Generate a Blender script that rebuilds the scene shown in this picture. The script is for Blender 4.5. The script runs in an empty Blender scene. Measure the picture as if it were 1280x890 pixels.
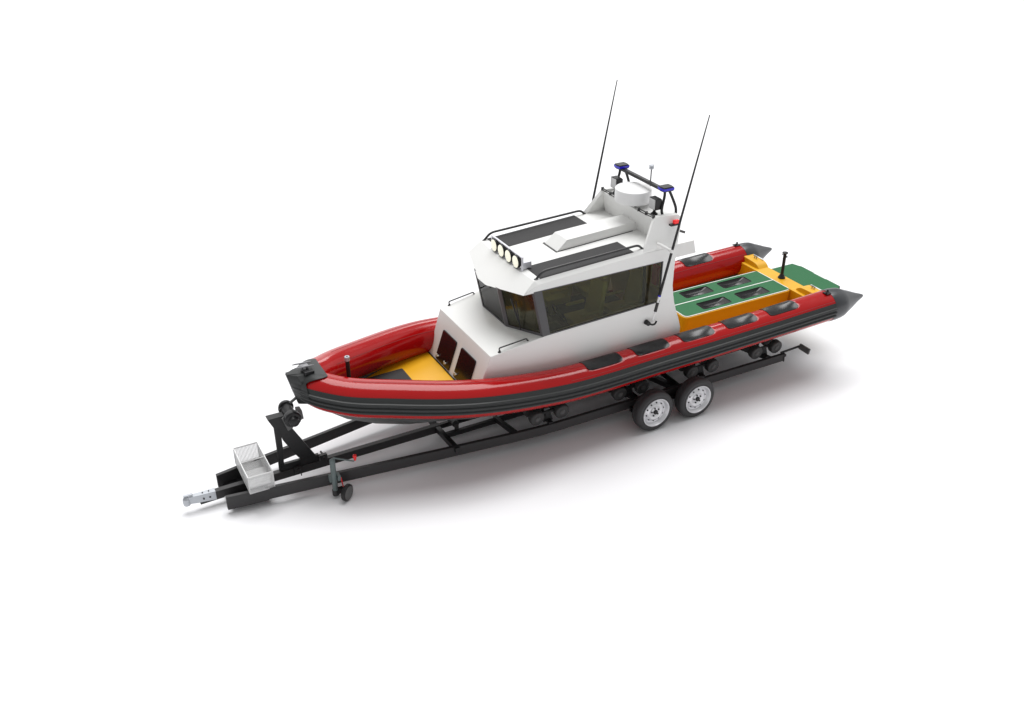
import bpy, bmesh, math, random
from mathutils import Vector, Matrix
random.seed(4)
S = bpy.context.scene
COL = S.collection
R = math.radians
V = Vector

# ------------------------------------------------------------------ materials
def mat(name, col, rough=.5, metal=0., coat=0., bump=0., bscale=60., var=0., spec=.5, emit=None):
    m = bpy.data.materials.new(name); m.use_nodes = True
    nt = m.node_tree; b = nt.nodes['Principled BSDF']
    b.inputs['Base Color'].default_value = (*col, 1)
    b.inputs['Roughness'].default_value = rough
    b.inputs['Metallic'].default_value = metal
    b.inputs['Coat Weight'].default_value = coat
    b.inputs['Coat Roughness'].default_value = .12
    b.inputs['Specular IOR Level'].default_value = spec
    if var or bump:
        tc = nt.nodes.new('ShaderNodeTexCoord')
        n = nt.nodes.new('ShaderNodeTexNoise'); n.inputs['Scale'].default_value = bscale
        n.inputs['Detail'].default_value = 4
        nt.links.new(tc.outputs['Object'], n.inputs['Vector'])
        if bump:
            bp = nt.nodes.new('ShaderNodeBump'); bp.inputs['Strength'].default_value = bump
            bp.inputs['Distance'].default_value = .003
            nt.links.new(n.outputs['Fac'], bp.inputs['Height']); nt.links.new(bp.outputs['Normal'], b.inputs['Normal'])
        if var:
            n2 = nt.nodes.new('ShaderNodeTexNoise'); n2.inputs['Scale'].default_value = 3.2; n2.inputs['Detail'].default_value = 5
            nt.links.new(tc.outputs['Object'], n2.inputs['Vector'])
            mx = nt.nodes.new('ShaderNodeMix'); mx.data_type = 'RGBA'
            mx.inputs[6].default_value = (*[c*(1-var) for c in col], 1)
            mx.inputs[7].default_value = (*[min(1, c*(1+var)) for c in col], 1)
            nt.links.new(n2.outputs['Fac'], mx.inputs[0]); nt.links.new(mx.outputs[2], b.inputs['Base Color'])
            rr = nt.nodes.new('ShaderNodeMapRange'); rr.inputs[3].default_value = max(0, rough-.06); rr.inputs[4].default_value = rough+.06
            nt.links.new(n2.outputs['Fac'], rr.inputs[0]); nt.links.new(rr.outputs[0], b.inputs['Roughness'])
    if emit:
        b.inputs['Emission Color'].default_value = (*emit[0], 1); b.inputs['Emission Strength'].default_value = emit[1]
    return m

M = dict(
    red=mat('red_tube_fabric', (.36, .003, .004), .14, spec=.42, bump=.06, bscale=25, var=.05),
    redseam=mat('dark_red_seam', (.30, .012, .014), .5),
    rub=mat('grey_rubber', (.032, .034, .034), .4, spec=.25, bump=.1, bscale=90, var=.08),
    cone=mat('grey_cone_rubber', (.040, .042, .047), .3, bump=.1, bscale=90, var=.08),
    pad=mat('tube_pad_rubber', (.008, .008, .009), .2, spec=.32, bump=.05, bscale=40),
    hull=mat('dark_grey_hull', (.06, .064, .064), .35, var=.06),
    white=mat('white_gelcoat', (.785, .785, .77), .45, bump=.05, bscale=120, var=.015, spec=.25),
    dome=mat('radome_white', (.8, .8, .8), .4),
    yellow=mat('yellow_gelcoat', (.74, .385, .006), .38, bump=.05, bscale=90, var=.03),
    green=mat('green_deck_mat', (.018, .130, .046), .6, spec=.25, bump=.35, bscale=220, var=.05),
    trim=mat('pale_trim', (.75, .76, .74), .5),
    nonskid=mat('charcoal_nonskid', (.034, .033, .034), .8, bump=.5, bscale=300, var=.06),
    black=mat('black_powder_coat', (.009, .009, .010), .38, spec=.35),
    blackm=mat('black_rail_metal', (.02, .02, .021), .32),
    steel=mat('dark_painted_steel', (.030, .029, .030), .5, spec=.4, bump=.12, bscale=80, var=.1),
    steel2=mat('black_painted_steel', (.012, .012, .013), .5, spec=.4, bump=.12, bscale=80, var=.1),
    galv=mat('galvanised_steel', (.45, .47, .5), .38, metal=.6, bump=.1, bscale=60, var=.08),
    gtube=mat('grey_green_painted_tube', (.11, .14, .14), .5, var=.06),
    wire=mat('white_wire', (.70, .70, .70), .3, metal=.3),
    alu=mat('satin_aluminium', (.62, .62, .66), .35, metal=.45),
    cleat=mat('cast_cleat_grey', (.26, .26, .27), .4, metal=.2),
    rim=mat('silver_wheel_steel', (.72, .72, .74), .33, metal=.6, var=.04),
    tyre=mat('tyre_rubber', (.032, .031, .033), .62, bump=.2, bscale=120),
    roller=mat('roller_rubber', (.036, .036, .036), .5, bump=.1, bscale=90),
    rollin=mat('roller_hub_grey', (.09, .09, .09), .5),
    door=mat('tinted_brown_hatch', (.016, .009, .009), .14, spec=.4),
    frame=mat('window_frame_grey', (.065, .063, .067), .45),
    lens=mat('cream_lens', (.9, .9, .74), .3, emit=((1, .98, .78), .3)),
    flens=mat('frosted_flood_lens', (.55, .55, .55), .35, bump=.4, bscale=120),
    blue=mat('blue_beacon_lens', (.015, .01, .42), .25, emit=((.02, .01, .7), .12)),
    redl=mat('red_lamp_lens', (.75, .01, .01), .25, emit=((.9, .0, .0), .25)),
    redp=mat('red_plastic', (.75, .01, .012), .4),
    darkin=mat('dark_interior', (.10, .10, .08), .7),
    olive=mat('olive_seat_vinyl', (.5, .5, .15), .6),
    tanin=mat('tan_interior_liner', (.8, .58, .12), .6),
    orange=mat('orange_ceiling_liner', (.75, .30, .05), .7),
    ground=mat('white_studio_floor', (.84, .84, .855), .9, spec=.1),
)
def glass(name, tint, refl=.10):
    m = bpy.data.materials.new(name); m.use_nodes = True
    nt = m.node_tree; nt.nodes.remove(nt.nodes['Principled BSDF'])
    out = nt.nodes['Material Output']
    t = nt.nodes.new('ShaderNodeBsdfTransparent'); t.inputs[0].default_value = (*tint, 1)
    g = nt.nodes.new('ShaderNodeBsdfGlossy'); g.inputs['Roughness'].default_value = .04; g.inputs[0].default_value = (.8, .8, .8, 1)
    f = nt.nodes.new('ShaderNodeFresnel'); f.inputs[0].default_value = 1.28
    d = nt.nodes.new('ShaderNodeBsdfDiffuse'); d.inputs[0].default_value = (.06, .06, .055, 1)
    mx0 = nt.nodes.new('ShaderNodeMixShader'); mx0.inputs[0].default_value = refl
    mx = nt.nodes.new('ShaderNodeMixShader')
    nt.links.new(t.outputs[0], mx0.inputs[1]); nt.links.new(d.outputs[0], mx0.inputs[2])
    nt.links.new(f.outputs[0], mx.inputs[0]); nt.links.new(mx0.outputs[0], mx.inputs[1]); nt.links.new(g.outputs[0], mx.inputs[2])
    nt.links.new(mx.outputs[0], out.inputs[0])
    return m
M['glass'] = glass('smoked_side_glass', (.70, .71, .58), .12)
M['glassf'] = glass('smoked_windscreen_glass', (.85, .86, .72), .12)

# ------------------------------------------------------------------ mesh builder
class MB:
    def __init__(s): s.bm = bmesh.new()
    def faces(s, pts, fs):
        vs = [s.bm.verts.new(p) for p in pts]
        for f in fs:
            try: s.bm.faces.new([vs[i] for i in f])
            except ValueError: pass
        return s
    def box(s, c, d, rz=0, ry=0, rx=0):
        mt = Matrix.Translation(c) @ Matrix.Rotation(rz, 4, 'Z') @ Matrix.Rotation(ry, 4, 'Y') @ Matrix.Rotation(rx, 4, 'X')
        p = [mt @ V((d[0]/2*i, d[1]/2*j, d[2]/2*k)) for i in (-1, 1) for j in (-1, 1) for k in (-1, 1)]
        return s.faces(p, [(0,1,3,2),(4,6,7,5),(0,4,5,1),(2,3,7,6),(0,2,6,4),(1,5,7,3)])
    def bb(s, x0, x1, y0, y1, z0, z1):
        return s.box(((x0+x1)/2, (y0+y1)/2, (z0+z1)/2), (x1-x0, y1-y0, z1-z0))
    def hexa(s, lo, hi):   # two quads, lo and hi in same order
        return s.faces(list(lo)+list(hi), [(3,2,1,0),(4,5,6,7),(0,1,5,4),(1,2,6,5),(2,3,7,6),(3,0,4,7)])
    def beam(s, a, b, w, h, up=(0,0,1)):
        a = V(a); b = V(b); d = (b-a).normalized(); sd = d.cross(V(up)).normalized(); u = sd.cross(d)
        q = [(-1,-1),(1,-1),(1,1),(-1,1)]
        return s.hexa([a+sd*w/2*i+u*h/2*j for i, j in q], [b+sd*w/2*i+u*h/2*j for i, j in q])
    def prism(s, pts, ext):
        n = len(pts); e = V(ext); p = [V(q) for q in pts]
        s.faces(p+[q+e for q in p], [tuple(range(n))[::-1], tuple(range(n, 2*n))]+[(i, (i+1) % n, n+(i+1) % n, n+i) for i in range(n)])
        return s
    def rings(s, rs, cap=True, closed=True):
        n = len(rs[0]); vv = [[s.bm.verts.new(p) for p in r] for r in rs]
        for a, b in zip(vv, vv[1:]):
            for i in range(n if closed else n-1):
                s.bm.faces.new((a[i], a[(i+1) % n], b[(i+1) % n], b[i]))
        if cap:
            s.bm.faces.new(vv[0][::-1]); s.bm.faces.new(vv[-1])
        return s
    def tube(s, pts, r, n=12, cap=True):
        P = [V(p) for p in pts]; rs = []
        rr = r if isinstance(r, (list, tuple)) else [r]*len(P)
        ref = None
        for i, p in enumerate(P):
            t = (P[min(i+1, len(P)-1)]-P[max(i-1, 0)]).normalized()
            if ref is None:
                ref = t.orthogonal().normalized()
            u = (ref-t*ref.dot(t)).normalized(); ref = u; w = t.cross(u)
            rs.append([p+(u*math.cos(a)+w*math.sin(a))*rr[i] for a in [2*math.pi*k/n for k in range(n)]])
        return s.rings(rs, cap)
    def cyl(s, a, b, r0, r1=None, n=24):
        return s.tube([a, b], [r0, r0 if r1 is None else r1], n)
    def lathe(s, c, axis, prof, n=40, close=False):   # prof: (r, h) along axis from c
        c = V(c); ax = V(axis).normalized(); u = ax.orthogonal().normalized(); w = ax.cross(u)
        rs = [[c+ax*h+(u*math.cos(a)+w*math.sin(a))*max(r, 1e-4) for a in [2*math.pi*k/n for k in range(n)]] for r, h in prof]
        if close: rs.append(rs[0])
        return s.rings(rs, cap=not close)
    def build(s, name, m, parent=None, bevel=0., smooth=35, seg=2, label=None):
        bm = s.bm
        bmesh.ops.remove_doubles(bm, verts=bm.verts, dist=1e-5)
        bmesh.ops.recalc_face_normals(bm, faces=bm.faces)
        for f in bm.faces: f.smooth = True
        for e in bm.edges:
            e.smooth = len(e.link_faces) == 2 and e.calc_face_angle(3.2) < R(smooth)
        mn = V([min(v.co[i] for v in bm.verts) for i in range(3)]); mx = V([max(v.co[i] for v in bm.verts) for i in range(3)])
        c = (mn+mx)/2; c.z = mn.z if parent is None else c.z
        for v in bm.verts: v.co -= c
        me = bpy.data.meshes.new(name); bm.to_mesh(me); bm.free()
        me.materials.append(M[m] if isinstance(m, str) else m)
        o = bpy.data.objects.new(name, me); COL.objects.link(o)
        o['wl'] = tuple(c)
        if parent:
            o.parent = parent; o.location = c-V(parent['wl'])
        else: o.location = c
        if bevel:
            b = o.modifiers.new('bevel', 'BEVEL'); b.width = bevel; b.segments = seg; b.limit_method = 'ANGLE'
            b.angle_limit = R(30); b.harden_normals = True
        if label: o['label'] = label
        return o
def _parts(self, name, m, parent, **kw):      # every loose piece becomes an object of its own
    bm = self.bm; bmesh.ops.remove_doubles(bm, verts=bm.verts, dist=1e-5); seen = set(); out = []
    for v0 in list(bm.verts):
        if v0 in seen: continue
        st = [v0]; isl = []; seen.add(v0)
        while st:
            v = st.pop(); isl.append(v)
            for e in v.link_edges:
                o = e.other_vert(v)
                if o not in seen: seen.add(o); st.append(o)
        ix = {v: i for i, v in enumerate(isl)}; fs = {f for v in isl for f in v.link_faces}
        q = MB(); q.faces([v.co.copy() for v in isl], [tuple(ix[v] for v in f.verts) for f in fs]); out.append(q.build(name, m, parent, **kw))
    bm.free(); return out
MB.parts = _parts
def empty(name, loc):
    o = bpy.data.objects.new(name, None); COL.objects.link(o); o.location = loc; o['wl'] = tuple(loc); o.empty_display_size = .3
    return o
def kids(o): return [c for c in bpy.data.objects if c.parent == o]
def dup(o, delta=(0,0,0), mirror=False, parent=None, top=True):
    c = o.copy(); COL.objects.link(c)
    if parent: c.parent = parent
    if top: c.location = o.location+V(delta)
    for k in kids(o): dup(k, parent=c, top=False)
    return c
def arc(c, r, a0, a1, n, f):
    return [f(c, r*math.cos(R(a0+(a1-a0)*i/n)), r*math.sin(R(a0+(a1-a0)*i/n))) for i in range(n+1)]
def rounded(pts, r, n=5):   # round the corners of a 3-D polyline (open)
    P = [V(p) for p in pts]; out = [P[0]]
    for i in range(1, len(P)-1):
        a = (P[i-1]-P[i]); b = (P[i+1]-P[i]); ra = min(r, a.length*.45); rb = min(r, b.length*.45)
        p0 = P[i]+a.normalized()*ra; p2 = P[i]+b.normalized()*rb
        for k in range(n+1):
            t = k/n; out.append(p0*(1-t)**2+P[i]*2*t*(1-t)+p2*t*t)
    out.append(P[-1]); return out
def roundpoly(pts, r, n=4):
    P = [V(p) for p in pts]; out = []; N = len(P)
    for i in range(N):
        a = P[i-1]-P[i]; b = P[(i+1) % N]-P[i]; ra = min(r, a.length*.45); rb = min(r, b.length*.45)
        p0 = P[i]+a.normalized()*ra; p2 = P[i]+b.normalized()*rb
        for k in range(n+1):
            t = k/n; out.append(p0*(1-t)**2+P[i]*2*t*(1-t)+p2*t*t)
    return out

# ------------------------------------------------------------------ ground
g = MB(); g.bb(-300, 300, -300, 300, -.2, 0)
gr = g.build('ground', 'ground'); gr['kind'] = 'structure'; gr['label'] = 'plain white floor the trailer stands on'

# ================================================================== BOAT
boat = empty('rescue_boat', (1.2, 0, .25))
boat['label'] = 'rigid inflatable rescue boat with red tubes and a white cabin, standing on the black trailer'
boat['category'] = 'boat'

# ---- tube path (near side, y<0); radius per point
CT = [(-2.86,-.05,1.412,.205), (-2.79,-.135,1.403,.232), (-2.5,-.36,1.344,.25), (-1.9,-.63,1.272,.255), (-1.0,-.935,1.178,.253),
      (.2,-1.03,1.055,.25), (2.0,-1.045,1.062,.248), (3.6,-1.05,1.09,.246), (5.2,-1.041,1.126,.25)]
def spline(P, n=20):
    P = [list(p) for p in P]
    P = [[2*a-b for a, b in zip(P[0], P[1])]]+P+[[2*a-b for a, b in zip(P[-1], P[-2])]]
    out = []
    D = lambda a, b: math.dist(a[:3], b[:3])+1e-6
    for i in range(1, len(P)-2):
        p0, p1, p2, p3 = P[i-1:i+3]; d0, d1, d2 = D(p0, p1), D(p1, p2), D(p2, p3)
        for k in range(n):
            t = k/n; q = []
            for a, b, c, d in zip(p0, p1, p2, p3):
                m1 = ((b-a)/d0*d1+(c-b)/d1*d0)/(d0+d1)*d1; m2 = ((c-b)/d1*d2+(d-c)/d2*d1)/(d1+d2)*d1
                q.append((2*t**3-3*t*t+1)*b+(t**3-2*t*t+t)*m1+(-2*t**3+3*t*t)*c+(t**3-t*t)*m2)
            out.append(q)
    out.append(P[-2]); return out
TP = spline(CT)
def tframe(sgn):
    out = []
    for i, p in enumerate(TP):
        a = V(TP[max(i-1, 0)][:3]); b = V(TP[min(i+1, len(TP)-1)][:3]); t = b-a; t.z = 0; t.normalize()
        n = V((t.y, -t.x, 0))
        c = V(p[:3]); c.y *= -sgn; n.y *= -sgn     # sgn=-1: near side (y<0)
        out.append((c, n, p[3]))
    return out
TFR = {s: tframe(s) for s in (-1, 1)}
TX = [p[0] for p in TP]
def fr_at(s, x):
    F = TFR[s]; x = min(max(x, TX[0]), TX[-1])
    for i in range(len(F)-1):
        if TX[i] <= x <= TX[i+1] or i == len(F)-2:
            t = (x-TX[i])/(TX[i+1]-TX[i]); t = max(0, t) if i == 0 else t
            a, b = F[i], F[i+1]
            return a[0].lerp(b[0], t), a[1].lerp(b[1], t).normalized(), a[2]*(1-t)+b[2]*t
    return F[0]
def tpt(s, x, ang, dr=0.):
    c, n, r = fr_at(s, x); return c+(n*math.cos(R(ang))+V((0,0,1))*math.sin(R(ang)))*(r+dr)
def shell(mb, s, x0, x1, a0, a1, dr, th=.012, nx=60, na=14, prof=None, shape=None):
    """curved sheet on the tube, thickness th beneath dr"""
    top, bot = [], []
    for i in range(nx+1):
        u = i/nx; x = x0+(x1-x0)*u; rt, rb = [], []
        for j in range(na+1):
            v = j/na; uu, vv = (u, v) if shape is None else shape(u, v)
            xx = x0+(x1-x0)*uu; a = a0+(a1-a0)*vv
            d = dr+(prof(v, u) if prof else 0)
            rt.append(tpt(s, xx, a, d)); rb.append(tpt(s, xx, a, -th))
        top.append(rt); bot.append(rb)
    vt = [[mb.bm.verts.new(p) for p in r] for r in top]; vb = [[mb.bm.verts.new(p) for p in r] for r in bot]
    for i in range(nx):
        for j in range(na):
            mb.bm.faces.new((vt[i][j], vt[i+1][j], vt[i+1][j+1], vt[i][j+1]))
    for i in range(nx):
        for j in (0, na): mb.bm.faces.new((vt[i][j], vt[i+1][j], vb[i+1][j], vb[i][j]))
    for j in range(na):
        for i in (0, nx): mb.bm.faces.new((vt[i][j], vt[i][j+1], vb[i][j+1], vb[i][j]))

tubes = {}
for s in (-1, 1):
    mb = MB(); rs = []
    xs = [p[0] for p in TP if p[0] < .65]+[.65+i*.0206 for i in range(189)]+[p[0] for p in TP if p[0] > 4.56]
    for x in xs:
        c, n, r = fr_at(s, x); row = []
        for k in range(96):
            a = 2*math.pi*k/96; d = 0
            for q in range(5):
                u = (x-.70-.808*q)/.58; v = (math.degrees(a)-58)/70
                if 0 < u < 1 and 0 < v < 1: d = .050*(math.sin(math.pi*u)*math.sin(math.pi*v))**.7
            row.append(c+(n*math.cos(a)+V((0,0,1))*math.sin(a))*(r-d))
        rs.append(row)
    mb.rings(rs)
    t = mb.build('inflatable_tube', 'red', boat, smooth=50); tubes[s] = t
    # ribbed rub strake
    mb = MB()
    def ribs(v, u):
        r = 0
        for c0, w in ((.36, .075), (.60, .075), (.84, .075)):
            d = abs(v-c0)/w
            if d < 1: r = max(r, .021*(1-d**4))
        return r
    shell(mb, s, -2.86, 5.2, 33, -23, .006, nx=170, na=44, prof=ribs)
    mb.build('rub_strake', 'rub', t, smooth=40)
    # seams
    for a, x0, x1 in ((138, -2.5, 5.19), (41, .4, 5.19), (87, -2.4, .66)):
        mb = MB(); shell(mb, s, x0, x1, a-1.1, a+1.1, .0025, nx=140, na=2)
        mb.build('tube_seam', 'redseam', t)
    # step pads
    for k in range(5):
        x0 = .70+.808*k
        def sh(u, v):
            # rounded rectangle mapping
            e = .16; du = 0
            dv = min(v, 1-v)/e
            if dv < 1: du = (1-math.sqrt(max(0, 1-(1-dv)**2)))*.13
            return du+u*(1-2*du), v
        def dish(v, u): return .002-.036*(math.sin(math.pi*u)*math.sin(math.pi*v))**.8
        mb = MB(); shell(mb, s, x0, x0+.58, 58, 128, .004, th=.055, nx=30, na=24, prof=dish, shape=sh)
        mb.build('step_pad', 'pad', t, smooth=60)
    # end cone
    c, n, r = TFR[s][-1]; y = c.y; z = c.z
    mb = MB(); prof = [(r+.004, 0), (r+.007, .02), (r+.006, .12), (r-.002, .20), (r-.014, .26), (r-.036, .31), (.165, .43), (.09, .60), (.035, .745), (.02, .775), (.008, .782)]
    rs = []
    for rr, h in prof:
        cx = V((5.2+h, y+s*.035*h/.78, z+.022*h/.78))
        rs.append([cx+V((0, math.cos(a), math.sin(a)))*rr for a in [2*math.pi*k/48 for k in range(48)]])
    mb.rings(rs)
    co = mb.build('tube_end_cone', 'cone', boat, smooth=60)
    mb = MB()
    p = tpt(s, 5.17, 80, .0)
    mb.box((5.15, p.y, p.z+.012), (.10, .09, .014)); mb.cyl((5.12, p.y-.02, p.z+.015), (5.12, p.y-.02, p.z+.045), .014, n=10); mb.cyl((5.19, p.y+.03, p.z+.01), (5.19, p.y+.03, p.z+.045), .017, n=10)
    mb.build('valve_fitting', 'black', co)

# ---- bow cap
def outer(x):   # half width of tube envelope at x
    best = .02
    for c, n, r in TFR[-1]:
        for a in range(0, 10):
            pass
    pts = [(c+n*r) for c, n, r in TFR[-1]]
    for a, b in zip(pts, pts[1:]):
        if (a.x-x)*(b.x-x) <= 0 and a.x != b.x:
            t = (x-a.x)/(b.x-a.x); best = max(best, -(a.y+(b.y-a.y)*t))
    return best
def tcurve(a):
    L = [c+(n*math.cos(R(a)))*(r+.010)+V((0, 0, math.sin(R(a))*(r+.010))) for c, n, r in TFR[-1]][:90]
    L = L[min(range(len(L)), key=lambda i: L[i].x):]; out = [L[0]]
    for p in L[1:]:
        if p.x > out[-1].x+1e-5: out.append(p)
    return out
def rib_h(a):
    v = (33-a)/56.
    if v < 0 or v > 1: return 0
    r = 0
    for c0, w in ((.36, .075), (.60, .075), (.84, .075)):
        d = abs(v-c0)/w
        if d < 1: r = max(r, .021*(1-d**4))
    return r
mb = MB(); NT = 30; grid_ = []
angs = [-27+k*1.5 for k in range(79)]         # -27 .. 90
rows = []
for a in angs:
    cv = tcurve(a); row = []
    k = min(1, max(0, (a-33)/62)); k = k*k*(3-2*k)
    xa = -2.965+.30*k
    z0 = cv[0].z; xn = -3.15+.14*min(1, max(0, (1.70-z0-.03)/.58)); xm = cv[0].x
    for i in range(NT+1):
        t = i/NT; x = xn+(xa-xn)*t
        if x <= xm+1e-6:
            q = (x-xn)/(xm-xn); y = -.035+(cv[0].y+.035)*q**.85; z = z0
        else:
            for p, q2 in zip(cv, cv[1:]):
                if p.x <= x <= q2.x: break
            u = (x-p.x)/(q2.x-p.x+1e-9); y = p.y+(q2.y-p.y)*u; z = p.z+(q2.z-p.z)*u
        z += .045*max(0, math.sin(R(max(a, 0))))**.5*max(0, min(1, (-2.62-x)/.42))
        row.append(V((x, y-rib_h(a)*.9, z)))
    rows.append(row)
# pull the shoulder outwards a little so the top reads as a plate
full = rows+[[V((p.x, -p.y, p.z)) for p in r] for r in rows[::-1]]
mb.rings(full, cap=False, closed=False)
cap = mb.build('bow_cap', 'rub', boat, smooth=40)
so = cap.modifiers.new('thick', 'SOLIDIFY'); so.thickness = .012; so.offset = -1
mb = MB(); rs = []
for z in (1.66, 1.6, 1.5, 1.4, 1.3, 1.24, 1.20):
    x = -3.158+.14*(1.70-z)/.58
    wb = .17 if 1.25 < z < 1.65 else .10; e = .28 if z > 1.28 else .17
    rs.append([V((x, -.03, z)), V((x+.12, -wb, z)), V((x+e, -wb, z)), V((x+e, wb, z)), V((x+.12, wb, z)), V((x, .03, z))])
mb.rings(rs)
mb.build('bow_stem_guard', 'rub', boat, bevel=.008)
mb = MB()
for dx, dz in ((0, 0), (.0, .0)): pass
for yy in (.05, -.05):
    mb.tube([(-3.03, yy+.02, 1.735), (-2.99, yy, 1.745), (-2.82, yy, 1.735), (-2.78, yy+.02, 1.722)], [.006, .011, .011, .006], 10)
mb.cyl((-2.93, 0, 1.66), (-2.93, 0, 1.74), .018, n=12); mb.cyl((-2.86, 0, 1.66), (-2.86, 0, 1.735), .018, n=12)
mb.box((-2.9, 0, 1.728), (.10, .09, .012))
cl = mb.build('mooring_cleat', 'cleat', boat)
mb = MB(); mb.box((-2.87, -.09, 1.675), (.13, .1, .05)); mb.build('cleat_base', 'black', cl, bevel=.01)

# ---- bow post
def post(x, z0, z1, r, name, base):
    mb = MB(); mb.cyl((x, 0, z0), (x, 0, z1), r, n=20)
    if base: mb.lathe((x, 0, z0), (0,0,1), [(.06, 0), (.062, .012), (.05, .025), (.036, .06), (r, .07)], 24)
    return mb.build(name, 'steel2', boat)
bp_ = post(-2.32, .98, 1.66, .028, 'bow_post', False)
mb = MB(); mb.lathe((-2.32, 0, 1.64), (0,0,1), [(.028, 0), (.036, .01), (.036, .06), (.03, .068), (.016, .068), (.014, .05)], 20); mb.build('post_cap', 'galv', bp_)
sp = post(5.235, 1.185, 1.63, .026, 'stern_towing_post', True)
mb = MB(); mb.lathe((5.235, 0, 1.62), (0,0,1), [(.026, 0), (.045, .004), (.047, .02), (.03, .026)], 20)
mb.cyl((5.235, -.06, 1.585), (5.235, .07, 1.585), .007, n=8); mb.cyl((5.2, 0, 1.545), (5.30, 0, 1.545), .007, n=8)
mb.build('post_head', 'steel2', sp)

# ---- hull
mb = MB(); rs = []
HS = ((-2.86, 1.10, .03, 1.15, .04, 1.3), (-2.68, .97, .10, 1.06, .16, 1.3), (-2.4, .75, .23, .97, .36, 1.25), (-2.0, .55, .42, .86, .60, 1.12),
      (-1.5, .38, .62, .79, .77, 1.05), (-.9, .30, .78, .74, .88, 1.05), (0, .27, .86, .72, .95, 1.0), (1.5, .27, .88, .71, .96, 1.0), (3.5, .28, .88, .73, .95, 1.02), (5.33, .30, .86, .77, .92, 1.05))
for x, kz, cy, cz, ty, tz in HS:
    o = [(x, -ty, tz), (x, -cy-.02, cz+.02), (x, -cy, cz), (x, -cy*.52, kz+(cz-kz)*.50), (x, -cy*.5, kz+(cz-kz)*.52), (x, 0, kz)]
    o += [(p[0], -p[1], p[2]) for p in o[:5][::-1]]
    i = [(p[0], p[1]*.96, p[2]+(.03 if 0 < k < 10 else 0)) for k, p in enumerate(o)]
    rs.append([V(p) for p in o+i[::-1]])
mb.rings(rs)
hull = mb.build('hull', 'hull', boat, smooth=28)

# ---- decks (yellow)
mb = MB(); L = []; 
for x, y in ((-2.55, .08), (-2.4, .195), (-2.2, .33), (-2.0, .465), (-1.75, .58), (-1.5, .69), (-1.2, .77), (-.9, .83), (-.76, .84)):
    L.append((x, y))
mb.prism([(x, -y, .97) for x, y in L]+[(x, y, .97) for x, y in L[::-1]], (0, 0, .03))
bd = mb.build('bow_deck', 'yellow', boat)
mb = MB(); mb.prism(roundpoly([(-1.375, -.5, 1.0), (-1.375, .5, 1.0), (-1.93, .475, 1.0), (-2.12, .3, 1.0), (-2.12, -.3, 1.0), (-1.93, -.475, 1.0)], .03), (0, 0, .012))
mb.build('anchor_hatch', 'nonskid', bd, bevel=.003)
mb = MB(); mb.prism([(-1.30, .10, 1.0), (-.88, .10, 1.0), (-.88, -.35, 1.0), (-1.30, -.35, 1.0)], (0, 0, .018))
mb.build('deck_step', 'yellow', bd, bevel=.008)
mb = MB(); mb.bb(2.2, 5.2, -.92, .92, .86, .9)
sole = mb.build('cockpit_sole', 'yellow', boat)
mb = MB()
mb.bb(5.06, 5.34, -.90, .90, .8, 1.182)
for s in (-1, 1):
    mb.prism([(5.13, s*.43, 1.17), (5.13, s*.47, 1.215), (5.13, s*.53, 1.25), (5.13, s*.60, 1.262), (5.13, s*.9, 1.275), (5.13, s*.9, 1.17)], (.215, 0, 0))
mb.build('transom', 'yellow', boat, bevel=.012)
for s in (-1, 1):
    mb = MB(); mb.box((5.325, s*.69, 1.270), (.03, .24, .010)); 
    b_ = mb.build('cleat_plate', 'trim', boat, bevel=.004)
    mb = MB(); mb.tube([(5.26, s*.69-.06, 1.30), (5.26, s*.69-.03, 1.308), (5.26, s*.69+.03, 1.308), (5.26, s*.69+.06, 1.30)], [.006, .01, .01, .006], 8)
    mb.cyl((5.26, s*.69-.022, 1.27), (5.26, s*.69-.022, 1.305), .008, n=8); mb.cyl((5.26, s*.69+.022, 1.27), (5.26, s*.69+.022, 1.305), .008, n=8)
    mb.build('stern_cleat', 'cleat', b_)

# ---- engine box with green top
def holed(mb, outer, holes, z0, z1, bottom=False):
    bm = mb.bm
    for z in ((z1, z0) if bottom else (z1,)):
        ed = []
        for L in [outer]+holes:
            vs = [bm.verts.new((p[0], p[1], z)) for p in L]
            ed += [bm.edges.new((vs[i], vs[(i+1) % len(vs)])) for i in range(len(vs))]
        bmesh.ops.triangle_fill(bm, use_beauty=True, edges=ed)
    for L in [outer]+holes:
        n = len(L); mb.faces([(p[0], p[1], z0) for p in L]+[(p[0], p[1], z1) for p in L], [(i, (i+1) % n, n+(i+1) % n, n+i) for i in range(n)])
ro = lambda x0, x1, y1, r: roundpoly([(x0, -y1, 0), (x1, -y1, 0), (x1, y1, 0), (x0, y1, 0)], r)
mb = MB(); mb.prism([(p.x, p.y, .89) for p in ro(2.92, 5.065, .43, .09)], (0, 0, .235))
eb = mb.build('engine_box', 'yellow', boat, bevel=.004)
mb = MB(); holed(mb, ro(2.92, 5.065, .43, .09), [ro(2.953, 5.045, .397, .075)], 1.122, 1.172, True); mb.build('engine_box_rim', 'yellow', eb)
mb = MB(); holed(mb, ro(2.938, 5.060, .412, .085), [ro(2.954, 5.044, .396, .075)], 1.168, 1.186, True)
ht = mb.build('hatch_edge_trim', 'trim', eb)
mb = MB(); mb.bb(2.955, 5.043, -.009, .009, 1.13, 1.189); mb.build('hatch_centre_trim', 'trim', eb)
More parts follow.
